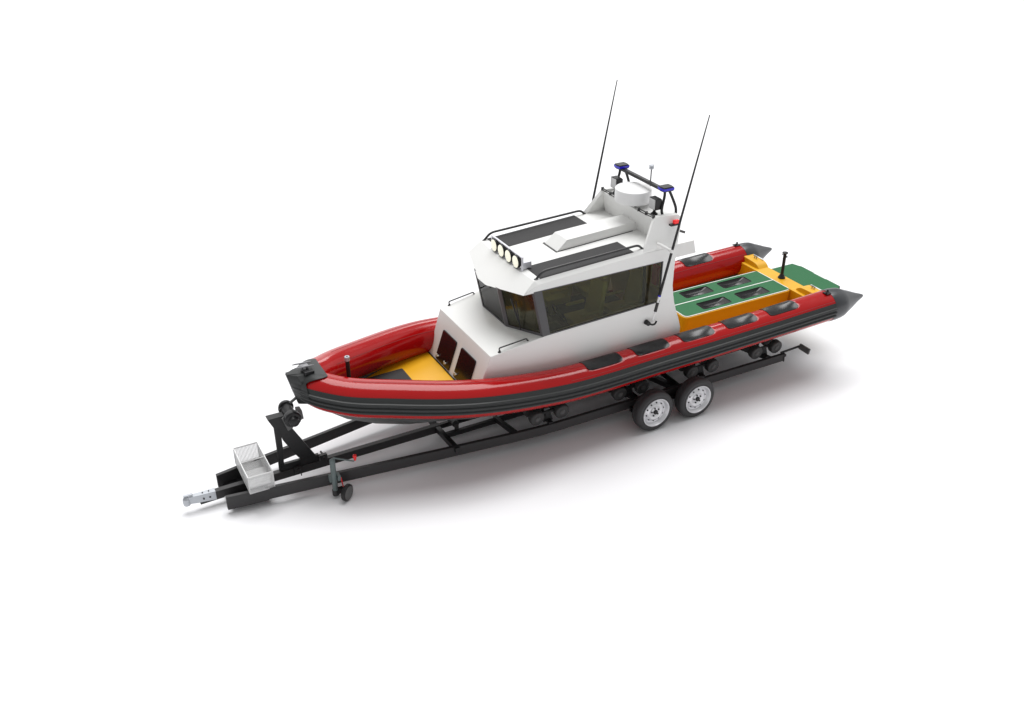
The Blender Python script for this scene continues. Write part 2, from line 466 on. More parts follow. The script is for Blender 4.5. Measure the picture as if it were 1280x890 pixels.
for s in (-1, 1):
    y0, y1 = (.0095, .395)
    P = [V((2.955, s*y0, 0)), V((5.043, s*y0, 0)), V((5.043, s*y1, 0))]+[V((2.955+.085*(1-math.sin(R(a))), s*(y1-.085*(1-math.cos(R(a)))), 0)) for a in range(0, 91, 15)]
    rims = []
    for x0, x1 in ((3.355, 3.92), (4.12, 4.705)):
        rims.append([V((p.x, p.y, 0)) for p in roundpoly([(x0, s*.108, 0), (x1, s*.108, 0), (x1, s*.335, 0), (x0, s*.335, 0)], .04, 5)])
    mb = MB(); holed(mb, P, rims, 1.126, 1.188)
    mb.build('green_hatch_lid', 'green', eb)
    for rim in rims:
        c = sum(rim, V())/len(rim); mb = MB(); rs = []
        for f, z in ((.995, 1.190), (.985, 1.191))+tuple((f, 1.136+.05*f**2.6) for f in (.97, .93, .88, .8, .7, .6, .5, .4, .3, .2, .1, .02)):
            rs.append([V(((c+(p-c)*f).x, (c+(p-c)*f).y, z)) for p in rim])
        mb.rings(rs, cap=False)
        mb.build('deck_pad', 'pad', eb, smooth=60)

# ---- green swim platform
mb = MB()
mb.prism([(5.36, .57, 1.0), (5.36, -.62, 1.0), (5.95, -.62, 1.0), (6.07, -.52, 1.0), (6.085, -.50, 1.0), (6.085, -.22, 1.0), (6.065, -.20, 1.0), (6.065, .09, 1.0), (6.085, .11, 1.0), (6.085, .40, 1.0), (6.06, .43, 1.0), (6.02, .57, 1.0)], (0, 0, .05))
pl = mb.build('swim_platform', 'steel2', boat, bevel=.004)
mb = MB()
mb.prism([(5.36, .555, 1.05), (5.36, -.605, 1.05), (5.94, -.605, 1.05), (6.06, -.505, 1.05), (6.065, -.21, 1.05), (6.052, -.19, 1.05), (6.052, .09, 1.05), (6.066, .12, 1.05), (6.066, .39, 1.05), (6.045, .43, 1.05), (6.005, .555, 1.05)], (0, 0, .01))
mb.build('platform_mat', 'green', pl)

# ================================================================== CABIN
zr = lambda x: 2.595+.057*(x-.1)        # roof plane
ze = lambda x: 2.54+.0606*x             # roof outer edge
K = [(2.473, 1.15), (2.473, 1.242), (2.466, 1.364), (2.42, 1.508), (2.359, 1.654), (2.31, 1.80), (2.289, 1.901), (2.272, 2.063), (2.283, 2.193), (2.293, 2.321), (2.315, 2.495)]
def ys(z):
    t = [(1.15, .86), (1.242, .871), (1.87, .88), (2.46, .82), (2.65, .81), (3.07, .69)]
    for (a, b), (c, d) in zip(t, t[1:]):
        if z <= c: return b+(d-b)*(z-a)/(c-a)
    return .69
mb = MB()
Sn = lambda s: (.19, s*.88, 1.79); Sc = lambda s: (-.146, s*.351, 1.778)
F0 = lambda s: (-.845, s*.77, .99); F1 = lambda s: (-.616, s*.81, 1.645)
for s in (-1, 1):
    pts = [F0(s), F1(s), Sn(s), (2.05, s*.88, 1.866), (2.289, s*.878, 1.901)]+[(x, s*ys(z), z) for x, z in K[:6][::-1]]
    mb.faces(pts, [tuple(range(len(pts)))])
    # cap strip inside (wall thickness at sill)
    mb.faces([Sn(s), (2.05, s*.88, 1.866), (2.289, s*.878, 1.9), (2.289, s*.80, 1.895), (2.05, s*.80, 1.86), (.25, s*.80, 1.785)], [(0, 1, 2, 3, 4, 5)])
mb.faces([F0(-1), F0(1), F1(1), F1(-1)], [(0, 1, 2, 3)])
mb.faces([F1(-1), F1(1), Sc(1), Sc(-1), Sn(-1), Sn(1)], [(0, 1, 2, 3), (0, 3, 4), (1, 5, 2)])
mb.faces([Sc(-1), Sc(1), Sn(1), Sn(-1), (.25, .80, 1.785), (.25, -.80, 1.785), (-.09, .33, 1.773), (-.09, -.33, 1.773)],
         [(0, 1, 6, 7), (1, 2, 4, 6), (3, 0, 7, 5)])
mb.faces([(2.46, -.86, 1.15), (2.46, .86, 1.15), (2.28, .86, 1.9), (2.28, -.86, 1.9)], [(0, 1, 2, 3)])   # aft bulkhead, lower
cab = mb.build('cabin', 'white', boat, smooth=20)
cab.modifiers.new('bevel', 'BEVEL').width = .008
cab.modifiers['bevel'].segments = 2; cab.modifiers['bevel'].limit_method = 'ANGLE'; cab.modifiers['bevel'].harden_normals = True

# door hatches on the cabin front (two)
def fx(z): return -.616-.35*(1.645-z)
for s in (-1, 1):
    y0, y1 = (.075, .525)
    q = [(s*y0, 1.03), (s*y1, 1.03), (s*y1, 1.455), (s*y0, 1.455)]
    mb = MB()
    P = roundpoly([(fx(z), y, z) for y, z in q], .035)
    mb.prism(P, (-.018, 0, .006))
    d = mb.build('front_hatch_door', 'door', boat, bevel=.006)
    mb = MB()
    for yy, z in ((s*.45 if s > 0 else -.15, 1.09), (s*.2 if s > 0 else -.42, 1.09)):
        mb.cyl((fx(z)-.015, yy, z), (fx(z)-.04, yy, z+.01), .014, n=10); mb.box((fx(z)-.04, yy, z+.02), (.012, .014, .05))
    mb.parts('door_latch', 'trim', d)
mb = MB(); mb.beam((-.852, -.76, 1.005), (-.852, .76, 1.005), .012, .02); mb.build('door_sill_seal', 'black', boat)

# upper aft side pillars, fascia and roof
mb = MB()
def side(mb, s):
    low = [(2.05, 1.866), (2.10, 2.458)]
    # aft pillar (sill to fascia)
    A = [(2.05, s*.88, 1.866), (2.289, s*.878, 1.9), (2.272, s*ys(2.063), 2.063), (2.283, s*ys(2.193), 2.193), (2.293, s*ys(2.321), 2.321), (2.315, s*ys(2.495), 2.495), (2.10, s*.82, 2.458)]
    mb.faces(A, [tuple(range(7))])
    # aft returns
    B = [(p[0], p[1]*.9, p[2]) for p in A[1:6]]
    mb.faces([A[1], A[2], A[3], A[4], A[5]]+B, [(i, i+1, i+6, i+5) for i in range(4)])
    # fascia
    T0 = (-.11, s*.82, 2.452)
    mb.faces([T0, (2.10, s*.82, 2.458), (2.315, s*.822, 2.495), (2.333, s*.811, 2.634), (1.735, s*.82, ze(1.735)), (.084, s*.83, ze(.084))], [(0, 1, 2, 3, 4, 5)])
for s in (-1, 1): side(mb, s)
VF = [(-.33, -.12, 2.345), (-.33, .12, 2.345)]
mb.faces([(.05, -.78, zr(.05)), (.05, .78, zr(.05)), (.084, -.83, ze(.084)), (.084, .83, ze(.084)), (-.11, -.82, 2.452), (-.11, .82, 2.452), VF[0], VF[1], (.0, 0, zr(0)+.002)],
         [(0, 4, 2), (1, 3, 5), (0, 6, 4), (1, 5, 7), (0, 8, 6), (8, 7, 6), (8, 1, 7), (0, 1, 8)])
mb.faces([(.05, -.78, zr(.05)), (.05, .78, zr(.05)), (2.35, .78, zr(2.35)), (2.35, -.78, zr(2.35))], [(0, 1, 2, 3)])
for s in (-1, 1):
    mb.faces([(.05, s*.78, zr(.05)), (.084, s*.83, ze(.084)), (1.735, s*.82, ze(1.735)), (2.333, s*.811, 2.66), (2.35, s*.78, zr(2.35))], [(0, 1, 2, 3, 4)])
roof = mb.build('cabin_roof', 'white', boat, smooth=15)
roof.modifiers.new('bevel', 'BEVEL').width = .006
roof.modifiers['bevel'].segments = 2; roof.modifiers['bevel'].limit_method = 'ANGLE'; roof.modifiers['bevel'].harden_normals = True
# ceiling liner just under the roof, soffit of the visor
mb = MB()
mb.prism([(-.30, -.12, 2.335), (.04, -.80, 2.436), (2.08, -.80, 2.45), (2.08, .80, 2.45), (.04, .80, 2.436), (-.30, .12, 2.335)], (0, 0, .01))
mb.build('ceiling_liner', 'orange', boat)
# roof overhang over the aft door
mb = MB(); mb.prism([(2.30, -.6, 2.345), (2.85, -.6, 2.351), (2.796, -.6, 2.559), (2.25, -.6, 2.55)], (0, 1.2, 0))
mb.build('aft_roof_overhang', 'white', boat, bevel=.006)
mb = MB(); mb.beam((2.44, -.66, 2.80), (2.60, -.60, 2.72), .03, .035); mb.build('aft_deck_light', 'black', boat)
mb = MB(); mb.prism([(2.30, -.79, 1.88), (2.45, -.79, 1.2), (2.45, .79, 1.2), (2.30, .79, 1.88)], (-.03, 0, 0))
mb.build('aft_bulkhead', 'white', boat)
mb = MB(); mb.prism([(2.26, -.78, 1.88), (2.26, .78, 1.88), (2.28, .74, 2.5), (2.28, -.74, 2.5)], (-.03, 0, 0))
mb.build('aft_window_wall', 'tanin', boat)
mb = MB(); mb.prism([(2.285, -.79, 1.885), (2.285, .79, 1.885), (2.305, .76, 2.5), (2.305, -.76, 2.5)], (-.02, 0, 0)); mb.build('aft_cabin_wall', 'white', boat)
mb = MB(); mb.prism([(2.335, -.28, 1.80), (2.335, .28, 1.80), (2.32, .28, 2.33), (2.32, -.28, 2.33)], (-.02, 0, 0)); mb.build('aft_door_window', 'frame', boat)

# arch
mb = MB()
for s in (-1, 1):   # side wings
    o = [(1.72, s*.822, 2.625), (1.985, s*.675, 3.05), (2.02, s*.67, 3.075), (2.40, s*.685, 3.055), (2.45, s*.71, 3.005), (2.411, s*.747, 2.871), (2.371, s*.779, 2.759), (2.333, s*.811, 2.634)]
    i = [(1.76, s*.755, 2.63), (2.005, s*.61, 3.05), (2.04, s*.60, 3.075), (2.40, s*.60, 3.055), (2.44, s*.60, 3.005), (2.41, s*.66, 2.871), (2.371, s*.70, 2.759), (2.333, s*.735, 2.634)]
    n = 8; mb.faces(o+i, [tuple(range(n)), tuple(range(n, 2*n))[::-1]]+[(k, (k+1) % n, n+(k+1) % n, n+k) for k in range(n)])
# centre block with sloped front
mb.prism([(2.10, -.70, 2.62), (2.01, -.64, 3.035), (2.44, -.64, 3.035), (2.36, -.70, 2.62)], (0, 1.34, 0))
ar = mb.build('radar_arch', 'white', boat, bevel=.01)

# roof pod
mb = MB(); w = .168
mb.hexa([(.745, -w-.01, zr(.745)), (.745, w+.01, zr(.745)), (2.15, w+.01, zr(2.15)), (2.15, -w-.01, zr(2.15))],
        [(.915, -w, 2.775), (.915, w, 2.775), (2.15, w, 2.835), (2.15, -w, 2.835)])
mb.build('roof_duct', 'white', boat, bevel=.006)
mb = MB(); mb.prism([(.728, -.19, zr(.73)), (2.0, -.19, zr(2)), (2.0, .19, zr(2)), (.728, .19, zr(.73))], (0, 0, .006)); mb.build('duct_seal', 'black', boat)
# non-skid panels
for s in (-1, 1):
    mb = MB(); mb.prism([(.145, s*.355, zr(.145)+.001), (.145, s*.772, zr(.145)+.001), (1.61, s*.783, zr(1.61)+.001), (1.61, s*.374, zr(1.61)+.001)], (0, 0, .005))
    mb.build('roof_nonskid_panel', 'nonskid', boat)
# roof grab rails
for s in (-1, 1):
    mb = MB()
    mb.tube(rounded([(.088, s*.752, zr(.09)-.003), (.19, s*.75, 2.692), (1.70, s*.75, 2.756), (1.775, s*.745, zr(1.77)-.003)], .07), .0165, 12)
    for x in (.09, 1.774): mb.lathe((x, s*.752, zr(x)-.004), (0,0,1), [(.027, 0), (.027, .008), (.018, .012)], 16)
    mb.build('roof_grab_rail', 'blackm', boat)
    mb = MB()
    z0, z1 = 1.672, 1.733
    mb.tube(rounded([(-.474, s*.79, z0-.005), (-.478, s*.79, z0+.062), (-.072, s*.81, z1+.052), (-.058, s*.812, z1-.005)], .018), .0095, 10)
    mb.lathe((-.474, s*.79, z0-.01), (.1, 0, 1), [(.026, 0), (.025, .012), (.013, .024), (.011, .035)], 14); mb.lathe((-.058, s*.812, z1-.01), (.1, 0, 1), [(.026, 0), (.025, .012), (.013, .024), (.011, .035)], 14)
    mb.build('foredeck_handrail', 'blackm', boat)

# roof spotlight row
mb = MB()
for s in (-1, 1): mb.bb(.048, .072, s*.435-.012, s*.435+.012, 2.585, 2.79)
mb.bb(.046, .074, -.445, .445, 2.779, 2.795)
mb.bb(.05, .07, -.43, .43, 2.60, 2.612)
mb.box((.14, -.40, 2.66), (.13, .06, .09))
lf = mb.build('spotlight_frame', 'alu', boat, bevel=.003)
for y in (.316, .106, -.104, -.314):
    mb = MB(); mb.lathe((.02, y, 2.692), (1, 0, 0), [(.083, 0), (.09, .006), (.09, .03), (.075, .07), (.04, .10), (.01, .105)], 28)
    hs = mb.build('spotlight', 'black', boat)
    mb = MB(); mb.lathe((.012, y, 2.692), (1, 0, 0), [(.01, -.004), (.05, -.002), (.082, .006), (.082, .012)], 28)
    mb.build('spotlight_lens', 'lens', hs)

# radome
mb = MB(); mb.lathe((2.10, 0, 3.085), (0,0,1), [(.22, 0), (.256, .008), (.264, .025), (.264, .178), (.260, .190), (.250, .196), (.12, .199), (.01, .200)], 56)
rd = mb.build('radar_dome', 'dome', boat, smooth=30)
mb = MB()
for a in (0, 125, 235): mb.cyl((2.14+.13*math.cos(R(a)), .15*math.sin(R(a)), 3.03), (2.14+.13*math.cos(R(a)), .15*math.sin(R(a)), 3.09), .018, n=10)
mb.parts('dome_foot', 'black', rd)

# arch front rails
for s in (-1, 1):
    mb = MB(); a = (1.995, s*.645, 3.095); b = (2.02, s*.26, 3.065)
    mb.cyl(a, b, .0085, n=8); mb.cyl((a[0]-.0, a[1], a[2]-.03), (b[0], b[1], b[2]-.028), .0065, n=8)
    for t in (0, .5, 1):
        p = [a[i]+(b[i]-a[i])*t for i in range(3)]; mb.bb(p[0]-.01, p[0]+.03, p[1]-.008, p[1]+.008, p[2]-.04, p[2]+.008)
    mb.build('arch_front_rail', 'blackm', boat)

# flood lights
for s in (-1, 1):
    y = s*.483
    mb = MB(); mb.lathe((2.13, y, 3.035), (0,0,1), [(.055, 0), (.052, .015), (.03, .03), (.018, .05), (.018, .09)], 18)
    mb.box((2.135, y, 3.20), (.10, .155, .16)); mb.box((2.20, y, 3.20), (.035, .10, .11))
    fl = mb.build('flood_light', 'black', boat, bevel=.008)
    mb = MB(); mb.box((2.082, y, 3.20), (.01, .135, .138)); mb.build('flood_lens', 'flens', fl, bevel=.003)

# light bar with blue beacons
mb = MB(); mb.beam((2.255, -.55, 3.375), (2.255, .55, 3.375), .065, .045)
lb = mb.build('beacon_bar', 'black', boat, bevel=.01)
for s in (-1, 1):
    mb = MB(); P = lambda k, z: [(2.255+dx*k, s*.545+dy*k, z) for dx, dy in ((-.085, -.075), (.085, -.075), (.1, 0), (.085, .075), (-.085, .075), (-.1, 0))]
    mb.rings([[V(q) for q in P(1, 3.40)], [V(q) for q in P(1.02, 3.432)]]); bb_ = mb.build('blue_beacon', 'blue', boat)
    mb = MB(); mb.rings([[V(q) for q in P(.97, 3.432)], [V(q) for q in P(.86, 3.447)]]); mb.rings([[V(q) for q in P(.9, 3.385)], [V(q) for q in P(.95, 3.40)]]); mb.build('beacon_cover', 'black', bb_)
    for x0, xb, xt in ((2.21, 2.18, 2.235), (2.44, 2.43, 2.30)):
        mb = MB(); mb.tube(rounded([(x0, s*.575, 3.03), (xb+.0, s*.575, 3.12), (xt+(.05 if xt > 2.25 else -.0), s*.555, 3.30), (xt, s*.55, 3.39)], .08), .0195, 10)
        mb.build('bar_leg', 'black', boat)
# mast
mb = MB(); mb.cyl((2.39, 0, 3.03), (2.39, 0, 3.51), .009, n=10)
ms = mb.build('gps_mast', 'steel', boat)
mb = MB(); mb.lathe((2.39, 0, 3.505), (0,0,1), [(.02, 0), (.034, .005), (.034, .028), (.028, .03), (.028, .038), (.036, .04), (.034, .062), (.01, .068)], 18); mb.build('mast_head', 'galv', ms)

# whip antennas
for s in (-1, 1):
    a, b = V((1.945, s*1.0, 2.04)), V((2.452, s*1.066, 4.53))
    P = [a.lerp(b, t) for t in (0, .3, .55, .8, 1)]
    mb = MB(); mb.tube(P, [.0195, .018, .015, .011, .007], 12)
    an = mb.build('whip_antenna', 'steel2', boat)
    mb = MB(); d = (b-a).normalized(); mb.cyl(a-d*.015, a+d*.006, .021, n=12); mb.build('antenna_ring', 'blue', an)
    mb = MB(); mb.cyl(a-d*.015, a-d*.11, .0165, n=12); mb.cyl(a-d*.24, a-d*.38, .0155, .012, n=12); mb.parts('antenna_ferrule', 'dome', an)
    mb = MB(); mb.cyl(a-d*.105, a-d*.245, .0225, n=12); mb.build('antenna_sleeve', 'steel', an)
    c = a.lerp(b, .262)
    mb = MB(); mb.tube([(c.x-.09, s*.80, c.z+.045), (c.x-.075, s*.84, c.z+.042), (c.x, c.y, c.z)], [.022, .022, .018], 12); mb.cyl(c-d*.022, c+d*.022, .03, n=14)
    mb.build('antenna_bracket', 'white', an)
    mb = MB(); mb.cyl((1.845, s*.87, 1.588), (1.845, s*.94, 1.588), .04, .032, n=16)
    mb.tube(rounded([(1.87, s*.92, 1.575), (1.92, s*.93, 1.55), (1.965, s*.93, 1.56), (1.98, s*.93, 1.60)], .04), .014, 8)
    mb.build('antenna_cable_gland', 'black', an)
for s, m in ((-1, 'redl'),):
    mb = MB(); mb.box((2.30, s*.77, 2.995), (.085, .05, .05)); nv = mb.build('port_navigation_light', m, boat, bevel=.008)
    mb = MB(); mb.box((2.27, s*.765, 2.957), (.13, .06, .022)); mb.build('light_bracket', 'steel2', nv)

# ---- windows: each a frame with a pane
def window(name, q, out, gm, fw, label=None):
    """q: 4 corners (bl, br, tr, tl); out: outward vector; fw: frame widths (b, r, t, l)"""
    q = [V(p) for p in q]; out = V(out).normalized()
    c0 = lambda a, b, t: a.lerp(b, t)
    wl = (q[1]-q[0]).length; hl = (q[3]-q[0]).length
    u0, u1, v0, v1 = fw[3]/wl, 1-fw[1]/wl, fw[0]/hl, 1-fw[2]/hl
    def P(u, v): return q[0].lerp(q[1], u).lerp(q[3].lerp(q[2], u), v)
    inn = [P(u0, v0), P(u1, v0), P(u1, v1), P(u0, v1)]
    mb = MB(); th = out*-.03
    pts = q+inn+[p+th for p in q]+[p+th for p in inn]
    fs = []
    for i in range(4):
        j = (i+1) % 4
        fs += [(i, j, 4+j, 4+i), (8+j, 8+i, 12+i, 12+j), (i, 8+i, 8+j, j), (4+j, 12+j, 12+i, 4+i)]
    mb.faces(pts, fs)
    f = mb.build(name, 'frame', boat)
    mb = MB(); o = out*-.008; mb.prism([p+o for p in inn], out*-.004)
    mb.build('window_pane', gm, f)
    return f
window('windscreen', [(-.15, -.352, 1.776), (-.15, .352, 1.776), (-.272, .352, 2.376), (-.272, -.352, 2.376)], (-1, 0, -.2), 'glassf', (.022, .03, .02, .03))
for s in (-1, 1):
    window('windscreen_quarter', [(-.15, s*.352, 1.776), (.14, s*.868, 1.79), (.02, s*.815, 2.447), (-.272, s*.352, 2.376)], (-.85, s*.5, -.2), 'glassf', (.035, .03, .02, .055))
    sw = window('side_window', [(.14, s*.878, 1.788), (2.05, s*.882, 1.866), (2.10, s*.822, 2.462), (.02, s*.822, 2.452)], (0, s, .1), 'glass', (.016, .012, .012, .115))
mb = MB(); mb.tube([(-.05, -.60, 1.81), (-.12, -.66, 2.05), (-.16, -.66, 2.3)], .009, 8); mb.beam((-.085, -.60, 1.95), (-.20, -.60, 2.32), .012, .02, up=(1, 0, 0))
mb.build('windscreen_wiper', 'black', boat)

# ---- interior
mb = MB(); mb.bb(-.05, 2.25, -.80, .80, 1.30, 1.33); mb.build('cabin_sole', 'darkin', boat)
mb = MB()
mb.prism([(.02, -.70, 1.34), (.62, -.70, 1.34), (.62, -.70, 1.72), (.42, -.70, 1.88), (.14, -.70, 1.80)], (0, 1.4, 0))
con = mb.build('helm_console', 'darkin', boat, bevel=.01)
mb = MB(); mb.lathe((.68, -.38, 1.78), (.8, 0, .45), [(.15, 0), (.165, .012), (.15, .024), (.14, .012)], 24, close=True); mb.beam((.68, -.52, 1.785), (.68, -.24, 1.785), .02, .02); mb.build('steering_wheel', 'black', con)
for x, y in ((1.05, -.42), (1.05, .42), (1.72, -.42), (1.72, .42)):
    mb = MB(); mb.box((x, y, 1.62), (.40, .40, .10)); mb.cyl((x, y, 1.33), (x, y, 1.6), .06, n=12)
    mb.hexa([(x+.14, y-.19, 1.66), (x+.22, y-.19, 1.66), (x+.22, y+.19, 1.66), (x+.14, y+.19, 1.66)], [(x+.24, y-.15, 2.22), (x+.31, y-.15, 2.22), (x+.31, y+.15, 2.22), (x+.24, y+.15, 2.22)])
    mb.box((x+.29, y, 2.29), (.07, .2, .12)); mb.box((x, y-.2, 1.80), (.3, .05, .04)); mb.box((x, y+.2, 1.80), (.3, .05, .04))
    mb.build('crew_seat', 'olive', boat, bevel=.025, seg=3)
mb = MB(); mb.cyl((1.98, -.62, 1.33), (1.93, -.62, 2.44), .022, n=10); mb.build('interior_pole', 'black', boat)
mb = MB(); mb.box((1.85, -.45, 2.30), (.14, .04, .03), rz=.5); mb.build('red_hand_torch', 'redp', boat, bevel=.01)
mb = MB(); mb.box((2.14, -.62, 2.16), (.05, .12, .30)); mb.build('red_extinguisher', 'redp', boat, bevel=.01)
mb = MB()
mb.prism([(-.02, .35, 1.80), (.22, .79, 1.81), (.22, .79, 2.40), (-.02, .35, 1.82)], (.01, -.005, 0)); mb.build('interior_side_liner', 'tanin', boat)

# ================================================================== TRAILER
tr = empty('boat_trailer', (1.2, 0, 0))
tr['label'] = 'long black steel boat trailer with two axles, carrying the red and white boat'
tr['category'] = 'trailer'
for s in (-1, 1):
    mb = MB(); w = .055
    # front converging part: deep at the nose, shallower aft
    def sec(x, y, z0, z1): return [V((x, s*y-w/2, z0)), V((x, s*y+w/2, z0)), V((x, s*y+w/2, z1)), V((x, s*y-w/2, z1))]
    mb.rings([sec(-4.18, .262, .065, .266), sec(-3.66, .343, .088, .278)])
    mb.rings([sec(-3.66, .343, .104, .278), sec(-2.6, .505, .14, .302), sec(-1.4, .69, .178, .33), sec(-.55, .815, .205, .35), sec(-.25, .855, .212, .355), sec(0.1, .89, .218, .359), sec(.4, .905, .222, .36), sec(4.60, .915, .235, .36)])
    mb.build('frame_rail', 'steel', tr, bevel=.004)
# nose box: dark plates between the rails
mb = MB(); mb.prism([(-4.12, -.245, .085), (-3.60, -.32, .10), (-3.60, .32, .10), (-4.12, .245, .085)], (0, 0, .012))
mb.build('nose_plate', 'black', tr)
mb = MB(); mb.rings([[V((x, -.04, a)), V((x, .04, a)), V((x, .04, b)), V((x, -.04, b))] for x, a, b in ((-4.28, .105, .222), (-1.05, .13, .25))])
mb.build('drawbar', 'steel', tr, bevel=.004)
for s in (-1, 1):
    mb = MB(); mb.beam((-1.05, s*.13, .115), (4.5, s*.13, .14), .055, .075); mb.build('inner_rail', 'steel2', tr, bevel=.003)
for x in (-1.1, 2.5):
    for s in (-1, 1):
        mb = MB()
        if x < 0: mb.beam((x, s*.03, .20), (x-.03, s*.80, .30), .07, .08)
        else: mb.beam((x, s*.03, .11), (x+.02, s*.90, .29), .09, .08)
        mb.build('cross_member', 'steel2', tr, bevel=.004)
mb = MB(); mb.beam((-.2, -.86, .27), (-.2, -.1, .14), .06, .07); mb.beam((-.2, .86, .27), (-.2, .1, .14), .06, .07); mb.beam((4.4, -.9, .29), (4.4, -.1, .14), .06, .07); mb.beam((4.4, .9, .29), (4.4, .1, .14), .06, .07)
mb.parts('frame_brace', 'steel2', tr)
# keel roller
for x in (-.83, .9, 2.2, 3.9):
    mb = MB(); mb.lathe((x, -.09, .225), (0, 1, 0), [(.05, 0), (.055, .01), (.038, .09), (.055, .17), (.05, .18)], 18); mb.bb(x-.03, x+.03, -.12, -.1, .1, .25); mb.bb(x-.03, x+.03, .1, .12, .1, .25)
    mb.build('keel_roller', 'roller', tr)

# coupling
mb = MB()
mb.rings([[V((x, -w, a)), V((x, w, a)), V((x, w, b)), V((x, -w, b))] for x, w, a, b in ((-4.62, .03, .14, .235), (-4.52, .036, .125, .24), (-4.26, .045, .10, .235))])
mb.lathe((-4.63, 0, .115), (0,0,1), [(.02, 0), (.045, .005), (.05, .05), (.045, .10), (.02, .13)], 20)
cpl = mb.build('tow_coupling', 'galv', tr, bevel=.006)
mb = MB(); mb.beam((-4.66, 0, .262), (-4.54, 0, .262), .035, .02); mb.beam((-4.66, 0, .20), (-4.66, 0, .265), .03, .03); mb.build('coupling_lever', 'galv', cpl, bevel=.004)
mb = MB()
for x in (-4.42, -4.34): mb.cyl((x, -.05, .17), (x, .05, .17), .012, n=10); mb.cyl((x, 0, .22), (x, 0, .245), .01, n=8)
mb.parts('coupling_bolt', 'steel', cpl)
mb = MB(); mb.beam((-4.47, 0, .088), (-4.16, 0, .098), .06, .014); mb.build('coupling_plate', 'steel', cpl)

# wire basket
bx = MB(); x0, x1, y0, y1, z0, z1 = -3.885, -3.565, -.37, .38, .275, .52
for z, r in ((z0, .006), (z1, .009)):
    for a, b in (((x0, y0), (x1, y0)), ((x1, y0), (x1, y1)), ((x1, y1), (x0, y1)), ((x0, y1), (x0, y0))): bx.cyl((*a, z), (*b, z), r, n=6)
for x in (x0, x1):
    for y in (y0, y1, .005): bx.cyl((x, y, z0), (x, y, z1), .007, n=6)
bx.cyl((x0, .005, z1), (x1, .005, z1), .008, n=6)
bk = bx.build('spare_gear_basket', 'wire', tr)
def grid(mb, o, u, v, nu, nv, r=.0028):
    o, u, v = V(o), V(u), V(v)
    for i in range(nu+1): p = o+u*(i/nu); mb.tube([p, p+v], r, 4, cap=False)
    for i in range(nv+1): p = o+v*(i/nv); mb.tube([p, p+u], r, 4, cap=False)
mb = MB()
sx, sy, sz = x1-x0, y1-y0, z1-z0
grid(mb, (x0, y0, z0), (0, sy, 0), (0, 0, sz), 46, 14)
grid(mb, (x1, y0, z0), (0, sy, 0), (0, 0, sz), 46, 14)
grid(mb, (x0, y0, z0), (sx, 0, 0), (0, 0, sz), 22, 16, .0034)
grid(mb, (x0, y1, z0), (sx, 0, 0), (0, 0, sz), 18, 14)
grid(mb, (x0, y0, z0), (sx, 0, 0), (0, sy, 0), 22, 46, .0034)
mb.build('basket_mesh', 'wire', bk)
# a second tray level in the near half
mb = MB(); grid(mb, (x0, y0, z0+.09), (sx, 0, 0), (0, .37, 0), 22, 24, .004); mb.build('basket_tray', 'wire', bk)

# winch post
mb = MB()
t = .045
def plate(pts, y=-t/2, th=t): mb.prism([(x, y, z) for x, z in pts], (0, th, 0))
plate([(-3.36, .97), (-3.22, .97), (-2.86, .26), (-3.06, .26), (-3.18, .46), (-3.30, .70)])
plate(y=-.019, th=.038, pts=[(-3.395, .97), (-3.31, .97), (-3.315, .60), (-3.335, .24), (-3.405, .24), (-3.395, .6)])
plate(y=-.026, th=.052, pts=[(-3.39, .235), (-2.85, .235), (-2.85, .33), (-3.37, .33)])
mb.prism([(-3.47, -.06, 1.10), (-3.40, -.06, .94), (-3.20, -.06, .90), (-3.25, -.06, 1.10)], (0, .12, 0))
wp = mb.build('winch_post', 'steel2', tr, bevel=.006)
mb = MB()
ax = V((0, 1, .03)).normalized(); cc = V((-3.17, -.02, 1.09))
mb.cyl(cc-ax*.11, cc+ax*.16, .075, n=24)
wr = mb.build('bow_roller', 'steel2', wp)
mb = MB(); mb.lathe(cc-ax*.08, -ax, [(.075, -.01), (.105, .0), (.112, .03), (.112, .08), (.095, .10), (.07, .105), (.062, .16), (.03, .18)], 24); mb.lathe(cc+ax*.14, ax, [(.075, -.01), (.10, .0), (.105, .02), (.09, .06), (.05, .09), (.02, .10)], 24)
mb.parts('roller_end', 'black', wr)
mb = MB()
mb.prism([(-3.30, -.13, 1.10), (-3.22, -.13, 1.16), (-3.17, -.13, 1.02), (-3.17, -.13, .93), (-3.24, -.13, .90)], (0, .03, 0)); mb.prism([(-3.28, .10, 1.10), (-3.20, .10, 1.16), (-3.16, .10, 1.02), (-3.24, .10, .90)], (0, .03, 0))
mb.prism([(-3.07, -.06, 1.12), (-3.01, -.06, 1.11), (-3.0, -.06, .98), (-3.07, -.06, .96)], (0, .12, 0))
mb.beam((-3.13, .05, 1.2), (-3.03, .05, 1.26), .03, .03)
mb.build('roller_bracket', 'rollin', wr, bevel=.004)
mb = MB()
for x, z in ((-2.80, .29), (-3.16, .2)): 
    mb.box((x, -.05, z), (.10, .05, .09)); mb.cyl((x+.02, -.1, z-.07), (x+.02, -.1, z+.07), .008, n=8); mb.cyl((x, -.1, z+.02), (x, .06, z+.02), .014, n=8)
mb.parts('clamp_bolt', 'steel', wp)

